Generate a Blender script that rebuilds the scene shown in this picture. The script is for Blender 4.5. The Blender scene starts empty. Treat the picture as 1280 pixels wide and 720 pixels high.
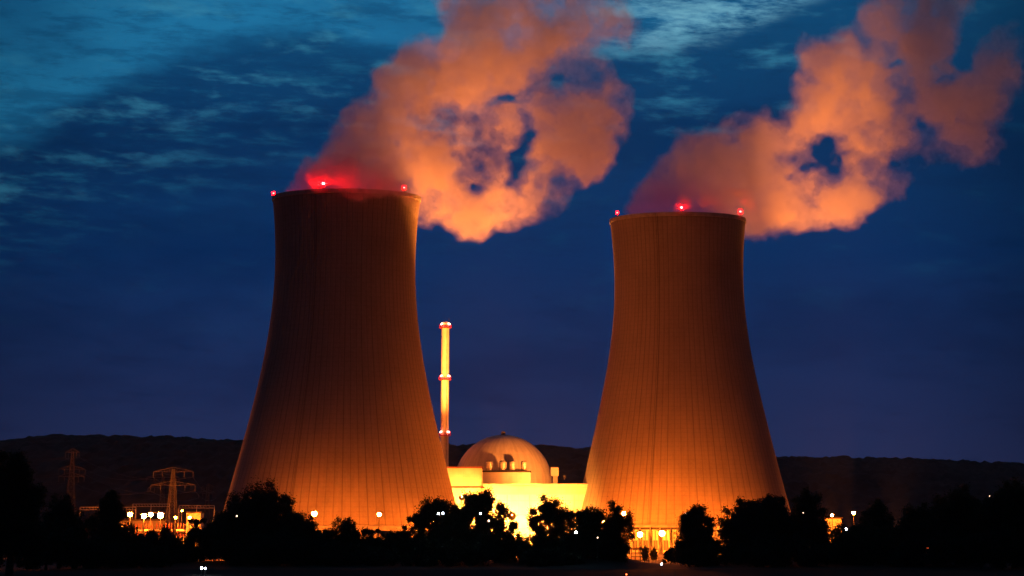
import bpy, math, random
import numpy as np
from mathutils import Vector, Matrix
R = math.radians
random.seed(7)
sc = bpy.context.scene
C = sc.collection

# ------------------------------------------------------------------ camera
F_PX, CY, PITCH, CAM_H = 3300.0, -393.0, R(17.9), 8.0
cam_d = bpy.data.cameras.new('camera'); cam = bpy.data.objects.new('camera', cam_d); C.objects.link(cam)
cam.location = (0, 0, CAM_H); cam.rotation_euler = (R(90) + PITCH, 0, 0)
cam_d.sensor_width = 36; cam_d.lens = F_PX / 1280 * 36
cam_d.shift_y = -(360 - CY) / 1280
cam_d.clip_start = 1; cam_d.clip_end = 60000
sc.camera = cam
_fw = (0, math.cos(PITCH), math.sin(PITCH)); _up = (0, -math.sin(PITCH), math.cos(PITCH))

def at(x, y, Y):
    a, b = (x - 640) / F_PX, (CY - y) / F_PX
    d = (a, _fw[1] + b * _up[1], _fw[2] + b * _up[2])
    s = Y / d[1]
    return Vector((d[0] * s, Y, CAM_H + d[2] * s))

def px_m(Y, z=20):
    """metres per pixel at depth Y"""
    return (Y * math.cos(PITCH) + z * math.sin(PITCH)) / F_PX

# ------------------------------------------------------------------ render settings
sc.view_settings.view_transform = 'Standard'; sc.view_settings.look = 'None'
sc.view_settings.exposure = 0; sc.view_settings.gamma = 1
sc.render.engine = 'CYCLES'
cy = sc.cycles
cy.max_bounces = 6; cy.diffuse_bounces = 2; cy.glossy_bounces = 2; cy.volume_bounces = 2
cy.transparent_max_bounces = 64
cy.sample_clamp_indirect = 1.5; cy.sample_clamp_direct = 0
cy.use_denoising = True
try: cy.denoiser = 'OPENIMAGEDENOISE'
except Exception: pass
cy.use_adaptive_sampling = True; cy.adaptive_threshold = 0.02

# ------------------------------------------------------------------ node helpers
def mat(name):
    m = bpy.data.materials.new(name); m.use_nodes = True
    return m, m.node_tree, m.node_tree.nodes['Principled BSDF']

class NT:
    def __init__(s, nt): s.nt = nt
    def n(s, t, **kw):
        nd = s.nt.nodes.new(t)
        for k, v in kw.items(): setattr(nd, k, v)
        return nd
    def put(s, sock, v):
        if isinstance(v, (int, float, tuple, list)): sock.default_value = v
        elif v is not None: s.nt.links.new(v, sock)
    def math(s, op, a, b=None, c=None, clamp=False):
        nd = s.n('ShaderNodeMath', operation=op); nd.use_clamp = clamp
        s.put(nd.inputs[0], a); s.put(nd.inputs[1], b); s.put(nd.inputs[2], c)
        return nd.outputs[0]
    def mix(s, f, a, b, blend='MIX'):
        nd = s.n('ShaderNodeMix', data_type='RGBA', blend_type=blend)
        s.put(nd.inputs[0], f); s.put(nd.inputs[6], a); s.put(nd.inputs[7], b)
        return nd.outputs[2]
    def noise(s, vec, scale, detail=4, rough=.5, dist=0.0):
        nd = s.n('ShaderNodeTexNoise'); s.put(nd.inputs['Vector'], vec)
        nd.inputs['Scale'].default_value = scale; nd.inputs['Detail'].default_value = detail
        nd.inputs['Roughness'].default_value = rough; nd.inputs['Distortion'].default_value = dist
        return nd.outputs[0]
    def ramp(s, f, stops, interp='LINEAR'):
        nd = s.n('ShaderNodeValToRGB'); nd.color_ramp.interpolation = interp
        el = nd.color_ramp.elements
        while len(el) < len(stops): el.new(0.5)
        for e, (p, c) in zip(el, stops):
            e.position = p; e.color = (*c, 1) if len(c) == 3 else c
        s.put(nd.inputs[0], f)
        return nd.outputs[0]
    def rng(s, v, a, b, c=0.0, d=1.0, smooth=True):
        nd = s.n('ShaderNodeMapRange'); nd.interpolation_type = 'SMOOTHSTEP' if smooth else 'LINEAR'
        s.put(nd.inputs[0], v)
        for i, q in zip((1, 2, 3, 4), (a, b, c, d)): s.put(nd.inputs[i], q)
        return nd.outputs[0]
    def comb(s, x, y, z):
        nd = s.n('ShaderNodeCombineXYZ')
        for i, q in enumerate((x, y, z)): s.put(nd.inputs[i], q)
        return nd.outputs[0]
    def sep(s, v):
        nd = s.n('ShaderNodeSeparateXYZ'); s.put(nd.inputs[0], v); return nd.outputs

# ------------------------------------------------------------------ world: blue hour sky with layered cloud
SKY = 1.0
world = bpy.data.worlds.new('World'); sc.world = world; world.use_nodes = True
wn = NT(world.node_tree); bg = world.node_tree.nodes['Background']
tc = wn.n('ShaderNodeTexCoord').outputs['Generated']
dx, dy, dz = wn.sep(tc)
az = wn.math('ARCTAN2', dx, dy)                       # 0 ahead, + to the right (radians)
el = wn.math('ARCSINE', dz)
dirv = wn.comb(az, el, 0.0)
base = wn.ramp(wn.math('MULTIPLY', el, 1 / 0.4), [(0.0, (.022, .028, .085)), (0.12, (.0105, .0235, .090)), (0.25, (.002, .026, .110)),
               (0.37, (.0025, .036, .122)), (.47, (.004, .062, .165)), (.66, (.010, .085, .20)), (.85, (.010, .050, .12))])
sky = wn.n('ShaderNodeTexSky', sky_type='NISHITA'); sky.sun_disc = False
sky.sun_elevation = R(0.5); sky.sun_rotation = R(-150)
base = wn.mix(1.0, base, wn.mix(1.0, sky.outputs[0], (.0003, .0008, .0012, 1), 'MULTIPLY'), 'ADD')
# lighter open sky above the edge of the dark cloud bank; edge height varies with azimuth
stretch = wn.comb(wn.math('ADD', wn.math('MULTIPLY', az, 1.0), wn.math('MULTIPLY', el, .55)), wn.math('MULTIPLY', el, 3.4), 0.3)
n1 = wn.noise(stretch, 9, 6, .6, .1)
n2 = wn.noise(stretch, 30, 7, .62, .15)
n4 = wn.noise(wn.comb(wn.math('ADD', az, wn.math('MULTIPLY', el, .9)), wn.math('MULTIPLY', el, 4.5), 1.7), 55, 6, .68, .1)
n3 = wn.noise(wn.comb(az, wn.math('MULTIPLY', el, 2.0), 4.7), 4.5, 3, .5)
fc = wn.n('ShaderNodeFloatCurve'); cv = fc.mapping.curves[0]
pts = [(0, .163), (.22, .128), (.27, .139), (.31, .156), (.353, .169), (.40, .177), (.44, .172), (.50, .174), (.557, .175), (.60, .180), (.65, .194), (.72, .225), (1, .26)]
while len(cv.points) < len(pts): cv.points.new(.5, .5)
for p_, (a_, b_) in zip(cv.points, pts): p_.location = (a_, b_ * 3)
fc.mapping.update()
wn.put(fc.inputs[1], wn.math('ADD', wn.math('MULTIPLY', az, 1 / 0.8), .5))
edge = wn.math('MULTIPLY', fc.outputs[0], 1 / 3)
d_edge = wn.math('SUBTRACT', wn.math('ADD', el, wn.math('MULTIPLY', wn.math('SUBTRACT', n1, .5), wn.rng(az, -.02, .04, .045, .018))), edge)
open_ = wn.math('MULTIPLY', wn.rng(d_edge, -.004, .010), wn.rng(el, .33, .27))
lit = wn.mix(wn.rng(n3, .35, .7), (.006, .105, .26, 1), (.014, .17, .35, 1))
lit = wn.mix(wn.math('MULTIPLY', wn.rng(n4, .58, .38), .45), lit, (.005, .075, .19, 1))
col = wn.mix(open_, base, lit)
# pale streaks just under and above the edge
streak_zone = wn.math('MULTIPLY', wn.rng(d_edge, -.055, -.005), wn.rng(d_edge, .05, .01))
streak = wn.math('MULTIPLY', wn.rng(n2, .50, .74), streak_zone)
col = wn.mix(wn.math('MULTIPLY', streak, .62), col, (.05, .27, .42, 1))
pale = wn.math('MULTIPLY', wn.math('MULTIPLY', wn.rng(az, .02, .06), wn.rng(az, .15, .09)), wn.rng(d_edge, -.006, .006))
col = wn.mix(wn.math('MULTIPLY', pale, wn.rng(wn.math('ADD', wn.math('MULTIPLY', n2, .5), wn.math('MULTIPLY', n4, .5)), .40, .62)), col, (.15, .40, .53, 1))
bank_zone = wn.math('MULTIPLY', wn.math('MULTIPLY', wn.rng(d_edge, .004, -.006), wn.rng(d_edge, -.062, -.02)), wn.rng(az, .02, -.03))
col = wn.mix(wn.math('MULTIPLY', wn.math('MULTIPLY', bank_zone, wn.rng(n4, .48, .75)), .40), col, (.018, .17, .29, 1))
col = wn.mix(wn.math('MULTIPLY', wn.rng(n4, .5, .3), .25), col, wn.mix(1.0, col, (.4, .5, .6, 1), 'MULTIPLY'))
# broken lighter patches inside the bank, and darker bodies
patch = wn.math('MULTIPLY', wn.rng(n2, .52, .75), wn.rng(el, .05, .13))
col = wn.mix(wn.math('MULTIPLY', patch, .20), col, (.012, .14, .25, 1))
dark = wn.rng(n1, .45, .62)
col = wn.mix(wn.math('MULTIPLY', dark, .38), col, wn.mix(1.0, col, (.45, .5, .6, 1), 'MULTIPLY'))
# the afterglow is behind the left; the east, to the right, and the far left are already darker
side = wn.math('MULTIPLY', wn.rng(az, .235, .12, .38, 1.0), wn.rng(az, -.24, -.10, .55, 1.0))
side = wn.math('MULTIPLY', side, wn.rng(wn.math('ABSOLUTE', az), .5, 1.3, 1.0, .45))
col = wn.mix(1.0, col, wn.comb(side, side, side), 'MULTIPLY')
wn.put(bg.inputs[0], col); bg.inputs[1].default_value = SKY

# afterglow: the sun is already down; only a very weak, wide cool-warm light is left
sd = bpy.data.lights.new('sun', 'SUN'); sd.energy = 0.012; sd.angle = R(40); sd.color = (1, .8, .7)
so = bpy.data.objects.new('sun', sd); C.objects.link(so); so.rotation_euler = (R(80), 0, R(-150))

# ------------------------------------------------------------------ mesh helpers
class MB:
    def __init__(s): s.v, s.f = [], []
    def add(s, vs, fs):
        k = len(s.v); s.v += [tuple(v) for v in vs]; s.f += [tuple(i + k for i in f) for f in fs]; return s
    def box(s, c, d, rz=0.0):
        x, y, z = c; a, b, h = d[0] / 2, d[1] / 2, d[2] / 2
        cs, sn = math.cos(rz), math.sin(rz)
        vs = [(x + i * a * cs - j * b * sn, y + i * a * sn + j * b * cs, z + k * h) for i in (-1, 1) for j in (-1, 1) for k in (-1, 1)]
        return s.add(vs, [(0, 1, 3, 2), (4, 6, 7, 5), (0, 4, 5, 1), (2, 3, 7, 6), (0, 2, 6, 4), (1, 5, 7, 3)])
    def tube(s, p, q, r0, r1=None, n=8, caps=True):
        r1 = r0 if r1 is None else r1
        p, q = Vector(p), Vector(q); d = (q - p).normalized()
        u = d.cross(Vector((0, 0, 1)) if abs(d.z) < .9 else Vector((1, 0, 0))).normalized(); w = d.cross(u)
        vs, fs = [], []
        for c, r in ((p, r0), (q, r1)):
            for i in range(n):
                t = 2 * math.pi * i / n; vs.append(c + u * (r * math.cos(t)) + w * (r * math.sin(t)))
        for i in range(n): j = (i + 1) % n; fs.append((i, j, n + j, n + i))
        if caps: fs += [tuple(range(n - 1, -1, -1)), tuple(range(n, 2 * n))]
        return s.add(vs, fs)
    def path(s, ps, rs, n=7):
        for i in range(len(ps) - 1): s.tube(ps[i], ps[i + 1], rs[i], rs[i + 1], n)
        return s
    def lathe(s, prof, n=64, c=(0, 0), ang=(0, 2 * math.pi), close=False):
        full = abs(ang[1] - ang[0] - 2 * math.pi) < 1e-6
        m = n if full else n + 1; vs, fs = [], []
        for r, z in prof:
            for i in range(m):
                t = ang[0] + (ang[1] - ang[0]) * i / n
                vs.append((c[0] + r * math.cos(t), c[1] + r * math.sin(t), z))
        K = len(prof)
        for k in range(K if close else K - 1):
            k2 = (k + 1) % K
            for i in range(n):
                j = (i + 1) % m
                fs.append((k * m + i, k * m + j, k2 * m + j, k2 * m + i))
        return s.add(vs, fs)
    def build(s, name, m, parent=None, smooth=False):
        me = bpy.data.meshes.new(name); me.from_pydata(s.v, [], s.f); me.update()
        if smooth: me.polygons.foreach_set('use_smooth', [True] * len(me.polygons))
        if m: me.materials.append(m)
        o = bpy.data.objects.new(name, me); C.objects.link(o)
        if parent: o.parent = parent
        return o

def np_mesh(name, v, f, m, parent=None, smooth=False):
    v = np.asarray(v, np.float32); f = np.asarray(f, np.int32); k = f.shape[1]
    me = bpy.data.meshes.new(name)
    me.vertices.add(len(v)); me.vertices.foreach_set('co', v.ravel())
    me.loops.add(f.size); me.loops.foreach_set('vertex_index', f.ravel())
    me.polygons.add(len(f)); me.polygons.foreach_set('loop_start', np.arange(0, f.size, k, dtype=np.int32))
    me.update(calc_edges=True)
    if smooth: me.polygons.foreach_set('use_smooth', np.ones(len(f), bool))
    if m: me.materials.append(m)
    o = bpy.data.objects.new(name, me); C.objects.link(o)
    if parent: o.parent = parent
    return o

def tag(o, label=None, cat=None, group=None, kind=None):
    if label: o['label'] = label
    if cat: o['category'] = cat
    if group: o['group'] = group
    if kind: o['kind'] = kind
    return o
def thing(name, loc, label, cat, group=None, rz=0.0, scale=None):
    o = bpy.data.objects.new(name, None); C.objects.link(o); o.location = loc; o.rotation_euler = (0, 0, rz)
    o.empty_display_size = .5
    if scale: o.scale = scale
    return tag(o, label, cat, group)
def children(o): return [c for c in bpy.data.objects if c.parent == o]
def copy_tree(o, parent=None):
    c = o.copy(); C.objects.link(c)
    if parent: c.parent = parent
    for ch in children(o): copy_tree(ch, c)
    return c

# ------------------------------------------------------------------ materials
def simple(name, col, rough=.8, var=.25, scale=.4, metal=0.0):
    m, nt, b = mat(name); k = NT(nt)
    tcx = k.n('ShaderNodeTexCoord').outputs['Object']
    n = k.noise(tcx, scale, 5, .6)
    lo = tuple(c * (1 - var) for c in col) + (1,); hi = tuple(min(1, c * (1 + var)) for c in col) + (1,)
    k.put(b.inputs['Base Color'], k.mix(k.rng(n, .3, .7), lo, hi))
    b.inputs['Roughness'].default_value = rough; b.inputs['Metallic'].default_value = metal
    return m
def emit(name, col, s):
    m, nt, b = mat(name)
    b.inputs['Base Color'].default_value = (.8, .8, .8, 1)
    b.inputs['Emission Color'].default_value = (*col, 1); b.inputs['Emission Strength'].default_value = s
    return m

def shell_material(name):
    m, nt, b = mat(name); k = NT(nt)
    o = k.n('ShaderNodeTexCoord').outputs['Object']; x, y, z = k.sep(o)
    ang = k.math('ARCTAN2', y, x)
    NR = 88
    fr = k.math('FRACT', k.math('ADD', k.math('MULTIPLY', ang, NR / (2 * math.pi)), .5))
    d = k.math('ABSOLUTE', k.math('SUBTRACT', fr, .5))          # 0 at a rib joint
    line = k.rng(d, .035, .10, 1.0, 0.0)
    cell = k.math('FLOOR', k.math('ADD', k.math('MULTIPLY', ang, NR / (2 * math.pi)), .5))
    wn_ = k.n('ShaderNodeTexWhiteNoise', noise_dimensions='1D'); k.put(wn_.inputs['W'], cell)
    vary = k.rng(wn_.outputs[0], 0, 1, .45, 1.0, smooth=False)
    # formwork lifts: one ring every 1.9 m
    fz = k.math('FRACT', k.math('MULTIPLY', z, 1 / 1.9))
    dz_ = k.math('ABSOLUTE', k.math('SUBTRACT', fz, .5))
    ring = k.rng(dz_, .06, .12, 1.0, 0.0)
    cyl = k.comb(k.math('MULTIPLY', ang, 30), 0.0, k.math('MULTIPLY', z, .06))
    streak = k.noise(cyl, 1.1, 6, .65)
    blot = k.noise(o, .045, 5, .6)
    fine = k.noise(o, .9, 4, .6)
    base = k.mix(k.rng(streak, .3, .72), (.27, .225, .18, 1), (.33, .28, .225, 1))
    base = k.mix(k.math('MULTIPLY', k.rng(blot, .4, .7), .45), base, (.20, .165, .13, 1))
    base = k.mix(k.math('MULTIPLY', k.rng(fine, .35, .7), .25), base, (.38, .33, .28, 1))
    base = k.mix(k.math('MULTIPLY', k.math('MULTIPLY', line, vary), .55), base, (.06, .05, .045, 1))
    base = k.mix(k.math('MULTIPLY', ring, .11), base, (.09, .08, .07, 1))
    k.put(b.inputs['Base Color'], base); b.inputs['Roughness'].default_value = .9
    bp = k.n('ShaderNodeBump'); bp.inputs['Strength'].default_value = .5; bp.inputs['Distance'].default_value = .25
    k.put(bp.inputs['Height'], k.math('ADD', k.math('MULTIPLY', line, -.6), k.math('MULTIPLY', fine, .5)))
    k.put(b.inputs['Normal'], bp.outputs[0])
    return m

def facade_material(name, col, pw=2.4, ph=1.1, seam=.35):
    """sheet cladding: panel seams and a little dirt, in object space"""
    m, nt, b = mat(name); k = NT(nt)
    o = k.n('ShaderNodeTexCoord').outputs['Object']; x, y, z = k.sep(o)
    fx = k.math('ABSOLUTE', k.math('SUBTRACT', k.math('FRACT', k.math('MULTIPLY', x, 1 / pw)), .5))
    fz = k.math('ABSOLUTE', k.math('SUBTRACT', k.math('FRACT', k.math('MULTIPLY', z, 1 / ph)), .5))
    ln = k.math('MAXIMUM', k.rng(fx, .46, .49), k.rng(fz, .44, .49))
    n = k.noise(o, .15, 5, .6)
    c2 = tuple(c * .6 for c in col) + (1,)
    base = k.mix(k.rng(n, .35, .75), (*col, 1), tuple(c * .8 for c in col) + (1,))
    base = k.mix(k.math('MULTIPLY', ln, seam), base, c2)
    k.put(b.inputs['Base Color'], base); b.inputs['Roughness'].default_value = .6
    return m

SOD = (1.0, .165, .009)          # sodium light
SODW = (1.0, .235, .03)
M = {
 'shell': shell_material('tower_concrete'),
 'concrete': simple('concrete', (.36, .34, .31), .9, .25, .3),
 'dark_concrete': simple('dark_concrete', (.16, .15, .14), .9, .3, .3),
 'wall_cream': facade_material('cream_cladding', (.62, .58, .50)),
 'wall_white': facade_material('white_cladding', (.74, .72, .68), 3.0, 6.0, .5),
 'roof': simple('roof_felt', (.03, .022, .02), .9),
 'red_trim': simple('rust_red_trim', (.22, .05, .03), .7),
 'dome': None,
 'steel': simple('galvanised_steel', (.42, .42, .42), .5, .2, 1.0, .3),
 'pylon_steel': simple('pylon_steel', (.10, .095, .09), .7, .2, 1.0),
 'dark_steel': simple('dark_steel', (.06, .06, .06), .5, .2),
 'chimney': simple('chimney_paint', (.66, .62, .56), .7, .12, .2),
 'red_paint': simple('red_paint', (.5, .04, .03), .6, .1),
 'bark': simple('bark', (.07, .055, .04), .95, .3, 1.5),
 'window': simple('dark_glass', (.03, .035, .04), .15, .1),
 'ins': simple('silencer_metal', (.5, .47, .43), .4, .2, .8, .4),
 'sodium': emit('sodium_bulb', SOD, 3500),
 'sodium_dim': emit('sodium_bulb_dim', SOD, 800),
 'sodium_hot': emit('floodlight_glass', (1.0, .30, .034), 14000),
 'sodium_mid': emit('sodium_bulb_mid', SOD, 1900),
 'sodium_far': emit('sodium_bulb_far', SOD, 760),
 'cold': emit('cold_lamp_glass', (.75, .85, 1.0), 60),
 'warm_small': emit('warm_lamp_glass', (1.0, .62, .38), 5),
 'red_small': emit('red_lamp_glass', (1.0, .12, .03), 9),
 'beacon': emit('beacon_glass', (1.0, .004, .003), 600),
 'beacon_hot': emit('beacon_glass_bright', (1.0, .003, .003), 5000),
 'beacon_halo': emit('beacon_halo_red', (1.0, .0004, .0009), 60),
 'stack_lamp': emit('stack_lamp_glass', (1.0, .12, .08), 60),
}
def leaf_material(name, col):
    m, nt, b = mat(name); k = NT(nt)
    g = k.n('ShaderNodeNewGeometry')
    r = g.outputs['Random Per Island']
    base = k.mix(r, tuple(c * .6 for c in col) + (1,), tuple(c * 1.4 for c in col) + (1,))
    k.put(b.inputs['Base Color'], base); b.inputs['Roughness'].default_value = .7
    tr = k.n('ShaderNodeBsdfTranslucent'); k.put(tr.inputs[0], base)
    mx = k.n('ShaderNodeMixShader'); mx.inputs[0].default_value = .25
    nt.links.new(b.outputs[0], mx.inputs[1]); nt.links.new(tr.outputs[0], mx.inputs[2])
    nt.links.new(mx.outputs[0], nt.nodes['Material Output'].inputs[0])
    return m
M['leaf'] = leaf_material('leaves', (.045, .07, .025)); M['leaf2'] = leaf_material('leaves_dark', (.03, .05, .02))
def dome_mat():
    m, nt, b = mat('dome_paint'); k = NT(nt)
    o = k.n('ShaderNodeTexCoord').outputs['Object']; x, y, z = k.sep(o)
    ang = k.math('ARCTAN2', y, x)
    d = k.math('ABSOLUTE', k.math('SUBTRACT', k.math('FRACT', k.math('MULTIPLY', ang, 24 / (2 * math.pi))), .5))
    ln = k.math('MAXIMUM', k.rng(d, .47, .49), k.rng(k.math('ABSOLUTE', k.math('SUBTRACT', k.math('FRACT', k.math('MULTIPLY', z, 1 / 3.8)), .5)), .45, .49))
    n = k.noise(k.comb(k.math('MULTIPLY', ang, 12), 0.0, k.math('MULTIPLY', z, .12)), 1, 5, .6)
    base = k.mix(k.rng(n, .35, .7), (.50, .48, .44, 1), (.36, .34, .31, 1))
    base = k.mix(k.math('MULTIPLY', ln, .14), base, (.2, .19, .18, 1))
    k.put(b.inputs['Base Color'], base); b.inputs['Roughness'].default_value = .55
    return m
M['dome'] = dome_mat()

# ------------------------------------------------------------------ ground and hills
def ground_mat():
    m, nt, b = mat('meadow'); k = NT(nt)
    o = k.n('ShaderNodeTexCoord').outputs['Object']
    n = k.noise(o, .03, 6, .6); n2 = k.noise(o, .8, 4, .6)
    base = k.mix(k.rng(n, .35, .65), (.014, .017, .008, 1), (.026, .023, .014, 1))
    base = k.mix(k.math('MULTIPLY', n2, .5), base, (.01, .014, .006, 1))
    k.put(b.inputs['Base Color'], base); b.inputs['Roughness'].default_value = 1
    b.inputs['Specular IOR Level'].default_value = .1
    return m
g = MB(); S = 5500
g.add([(-S, -400, 0), (S, -400, 0), (S, 5600, 0), (-S, 5600, 0)], [(0, 1, 2, 3)])
tag(g.build('ground', ground_mat()), 'dark meadow ground stretching from the river bank to the hills', None, None, 'structure')
# plant yard paving
yd = MB(); yd.add([(-330, 905, .004), (330, 905, .004), (420, 1700, .004), (-460, 1700, .004)], [(0, 1, 2, 3)])
tag(yd.build('plant_yard', simple('yard_paving', (.17, .16, .15), .9, .35, .05)), 'pale paved yard around the cooling towers', None, None, 'structure')
# river bank: a low dark swell of ground along the near side
def bank():
    xs = np.arange(-420, 421, 4.0); prof = [(-70, 0.0), (-40, .9), (-14, 2.2), (-4, 2.6), (3, 2.4), (12, .9), (24, 0.0)]
    rs = np.random.RandomState(3); vs = []
    hump = lambda x: 1.0 + 1.05 * math.exp(-((x - 25) / 8) ** 2) - .8 * math.exp(-((x - 48) / 11) ** 2) + .3 * math.exp(-((x - 110) / 45) ** 2)
    for x in xs:
        for (yy, z) in prof:
            vs.append((x, 820 + yy + 3 * math.sin(x / 37), z * hump(x) * (.72 + .08 * math.sin(x / 13.) + .06 * rs.rand()) + (0 if 0 < z else -.05)))
    n = len(prof); fs = []
    for i in range(len(xs) - 1):
        for j in range(n - 1): a = i * n + j; fs.append((a, a + n, a + n + 1, a + 1))
    return vs, fs
v_, f_ = bank(); b_ = MB(); b_.add(v_, f_)
tag(b_.build('river_bank', simple('bank_grass', (.014, .017, .008), 1, .4, .6)), 'dark grassy river bank below the trees', None, None, 'structure')

def ridge(name, Ym, ky, depth, rs_seed, label, colr):
    """wooded ridge: ky = [(px x, px y of skyline)]"""
    rs = np.random.RandomState(rs_seed)
    kx = [k_[0] for k_ in ky]; kyv = [k_[1] for k_ in ky]
    pm = px_m(Ym, 150)
    xs = np.arange(-3400, 3401, 7.0); nx = len(xs)
    pxs = xs / pm + 640
    top = np.interp(pxs, kx, kyv)
    ztop = np.array([at(640, t, Ym).z for t in top])
    ys = np.linspace(0, 1, 60)
    vs = np.zeros((nx, len(ys) * 2 - 1, 3))
    prof = np.concatenate([np.sin(ys * math.pi / 2) ** 1.1, (np.cos(ys[1:] * math.pi / 2)) ** .9])
    yy = np.concatenate([Ym - depth * (1 - ys), Ym + depth * ys[1:]])
    def sm(n, k_):
        r_ = rs.rand(n + 4); t = np.linspace(0, n, k_); i = np.floor(t).astype(int); fr = t - i; fr = fr * fr * (3 - 2 * fr)
        return r_[i] * (1 - fr) + r_[i + 1] * fr
    big = sum(sm(int(nx / q), nx) * a for q, a in ((120, 10), (40, 4), (12, 2.5)))
    lump = sm(int(nx / 2.2), nx) * 3.5
    for j in range(vs.shape[1]):
        sc_ = prof[j]
        vs[:, j, 0] = xs; vs[:, j, 1] = yy[j] + rs.rand(nx) * 8
        gully = sum(sm(int(nx / q), nx) * a for q, a in ((60, 5), (20, 3)))
        vs[:, j, 2] = (ztop - 5) * sc_ + (gully * math.sin(math.pi * min(1, sc_)) if sc_ < .98 else 0) * .8 + (rs.rand(nx) * 8 + (lump if sc_ > .98 else 0)) * min(1, sc_ * 6) - 2 * (sc_ < .02)
    K = vs.shape[1]; a = (np.arange(nx - 1)[:, None] * K + np.arange(K - 1)[None]).ravel()
    fs = np.stack([a, a + K, a + K + 1, a + 1], 1)
    return tag(np_mesh(name, vs.reshape(-1, 3), fs, simple(name + '_forest', colr, 1, .5, .02), smooth=False), label, None, None, 'structure')
ridge('hills', 4300, [(-900, 600), (-300, 580), (0, 556), (60, 548), (150, 547), (230, 550), (300, 553), (500, 558), (690, 561), (735, 563), (900, 572), (975, 575), (1060, 575),
      (1150, 577), (1220, 580), (1280, 584), (1500, 600), (2200, 640)], 900, 5, 'long wooded ridge behind the power station', (.045, .03, .022))

# ------------------------------------------------------------------ cooling towers
YL, YR = 1149.0, 1248.0
def hyper_profile(Y, cx_px, rows):
    """rows of (y px, half width px) -> smooth list of (radius, z)"""
    zz = [at(cx_px, y, Y).z for y, _ in rows]
    rr = [h * (Y * math.cos(PITCH) + z * math.sin(PITCH)) / F_PX for (y, h), z in zip(rows, zz)]
    zz, rr = np.array(zz[::-1]), np.array(rr[::-1])
    c = np.polyfit(zz, rr, 5)
    zs = np.linspace(zz[0], zz[-1], 60)
    return [(float(np.polyval(c, z)), float(z)) for z in zs]

def cooling_tower(Y, cxp, rows, label):
    X = at(cxp, 480, Y).x
    prof = hyper_profile(Y, cxp, rows)
    t = thing('cooling_tower', (X, Y, 0), label, 'cooling tower', 'two hyperboloid cooling towers')
    th = lambda z: .35 + .5 * max(0, 1 - z / 60)
    outer = prof; inner = [(r - th(z), z) for r, z in prof[::-1]]
    s = MB(); s.lathe(outer + inner, 176, close=True)
    s.build('shell', M['shell'], t, smooth=True)
    rt, zt = prof[-1]
    rim = MB(); rim.lathe([(rt + .003, zt - 1.5), (rt + .28, zt - 1.4), (rt + .28, zt + .3), (rt - .9, zt + .3), (rt - .9, zt - 1.0)], 176, close=True)
    rim.build('rim', M['concrete'], t)
    rb, zb = prof[0]
    ring = MB(); ring.lathe([(rb + .8, zb - 1.2), (rb + .8, zb + .6), (rb + .05, zb + .9), (rb - 1.6, zb - .3), (rb - 1.6, zb - 1.2)], 176, close=True)
    ring.build('lintel_ring', M['concrete'], t)
    # raking legs in V pairs
    nl = 44; rg = rb + 3.2
    for i in range(nl):
        a0 = 2 * math.pi * i / nl
        l_ = MB()
        for s_ in (-1, 1):
            a1 = a0 + s_ * math.pi / nl * .95
            l_.tube((rg * math.cos(a0), rg * math.sin(a0), 0), ((rb - .3) * math.cos(a1), (rb - .3) * math.sin(a1), zb - 1.15), .5, .42, 6)
        l_.build('leg', M['concrete'], t)
    basin = MB(); basin.lathe([(rg + 2.5, -.1), (rg + 2.5, 1.6), (rg + 1.9, 1.6), (rg + 1.9, -.1)], 120, close=True)
    basin.build('basin_wall', M['concrete'], t)
    fill = MB(); fill.lathe([(.5, 1.0), (rb - 6, 1.0), (rb - 6, zb - 2.5), (.5, zb - 2.5)], 96)
    fill.build('fill_pack', M['dark_concrete'], t)
    # access ladder up the shell's side
    lad = MB(); a = -1.95
    pl = [((r + .5) * math.cos(a), (r + .5) * math.sin(a), z) for r, z in prof]
    pr = [((r + .5) * math.cos(a + .7 / r), (r + .5) * math.sin(a + .7 / r), z) for r, z in prof]
    for q in (pl, pr):
        for i in range(len(q) - 1): lad.tube(q[i], q[i + 1], .07, n=4, caps=False)
    lad.build('ladder', M['dark_steel'], t)
    return t, prof, X
rowsL = [(248, 91.8), (265, 90.5), (290, 88.6), (315, 87.3), (340, 87.2), (365, 88.2), (390, 90.8), (415, 94.3), (440, 98), (465, 102), (490, 107.3), (515, 113.3), (540, 119.8), (565, 126.3), (605, 136.6), (640, 146), (660, 151.5)]
rowsR = [(275.5, 84.2), (295, 83.0), (315, 81.2), (335, 80.3), (360, 80.3), (385, 81.4), (410, 83.8), (435, 87.2), (460, 91.8), (485, 97), (510, 102.1), (535, 107.6), (575, 117), (610, 126), (640, 134), (659, 139)]
TL, profL, XL = cooling_tower(YL, 428.8, rowsL, 'nearer and larger cooling tower on the left, beside the slender chimney, steam drifting right')
TR, profR, XR = cooling_tower(YR, 851, rowsR, 'cooling tower on the right of the reactor dome, glowing brightest at its foot')

# ------------------------------------------------------------------ lamps
def ball(r, c=(0, 0, 0), sub=1):
    import bmesh
    bm = bmesh.new(); bmesh.ops.create_icosphere(bm, subdivisions=sub, radius=r)
    mb = MB(); mb.add([v.co + Vector(c) for v in bm.verts], [[v.index for v in f.verts] for f in bm.faces]); bm.free()
    return mb

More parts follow.
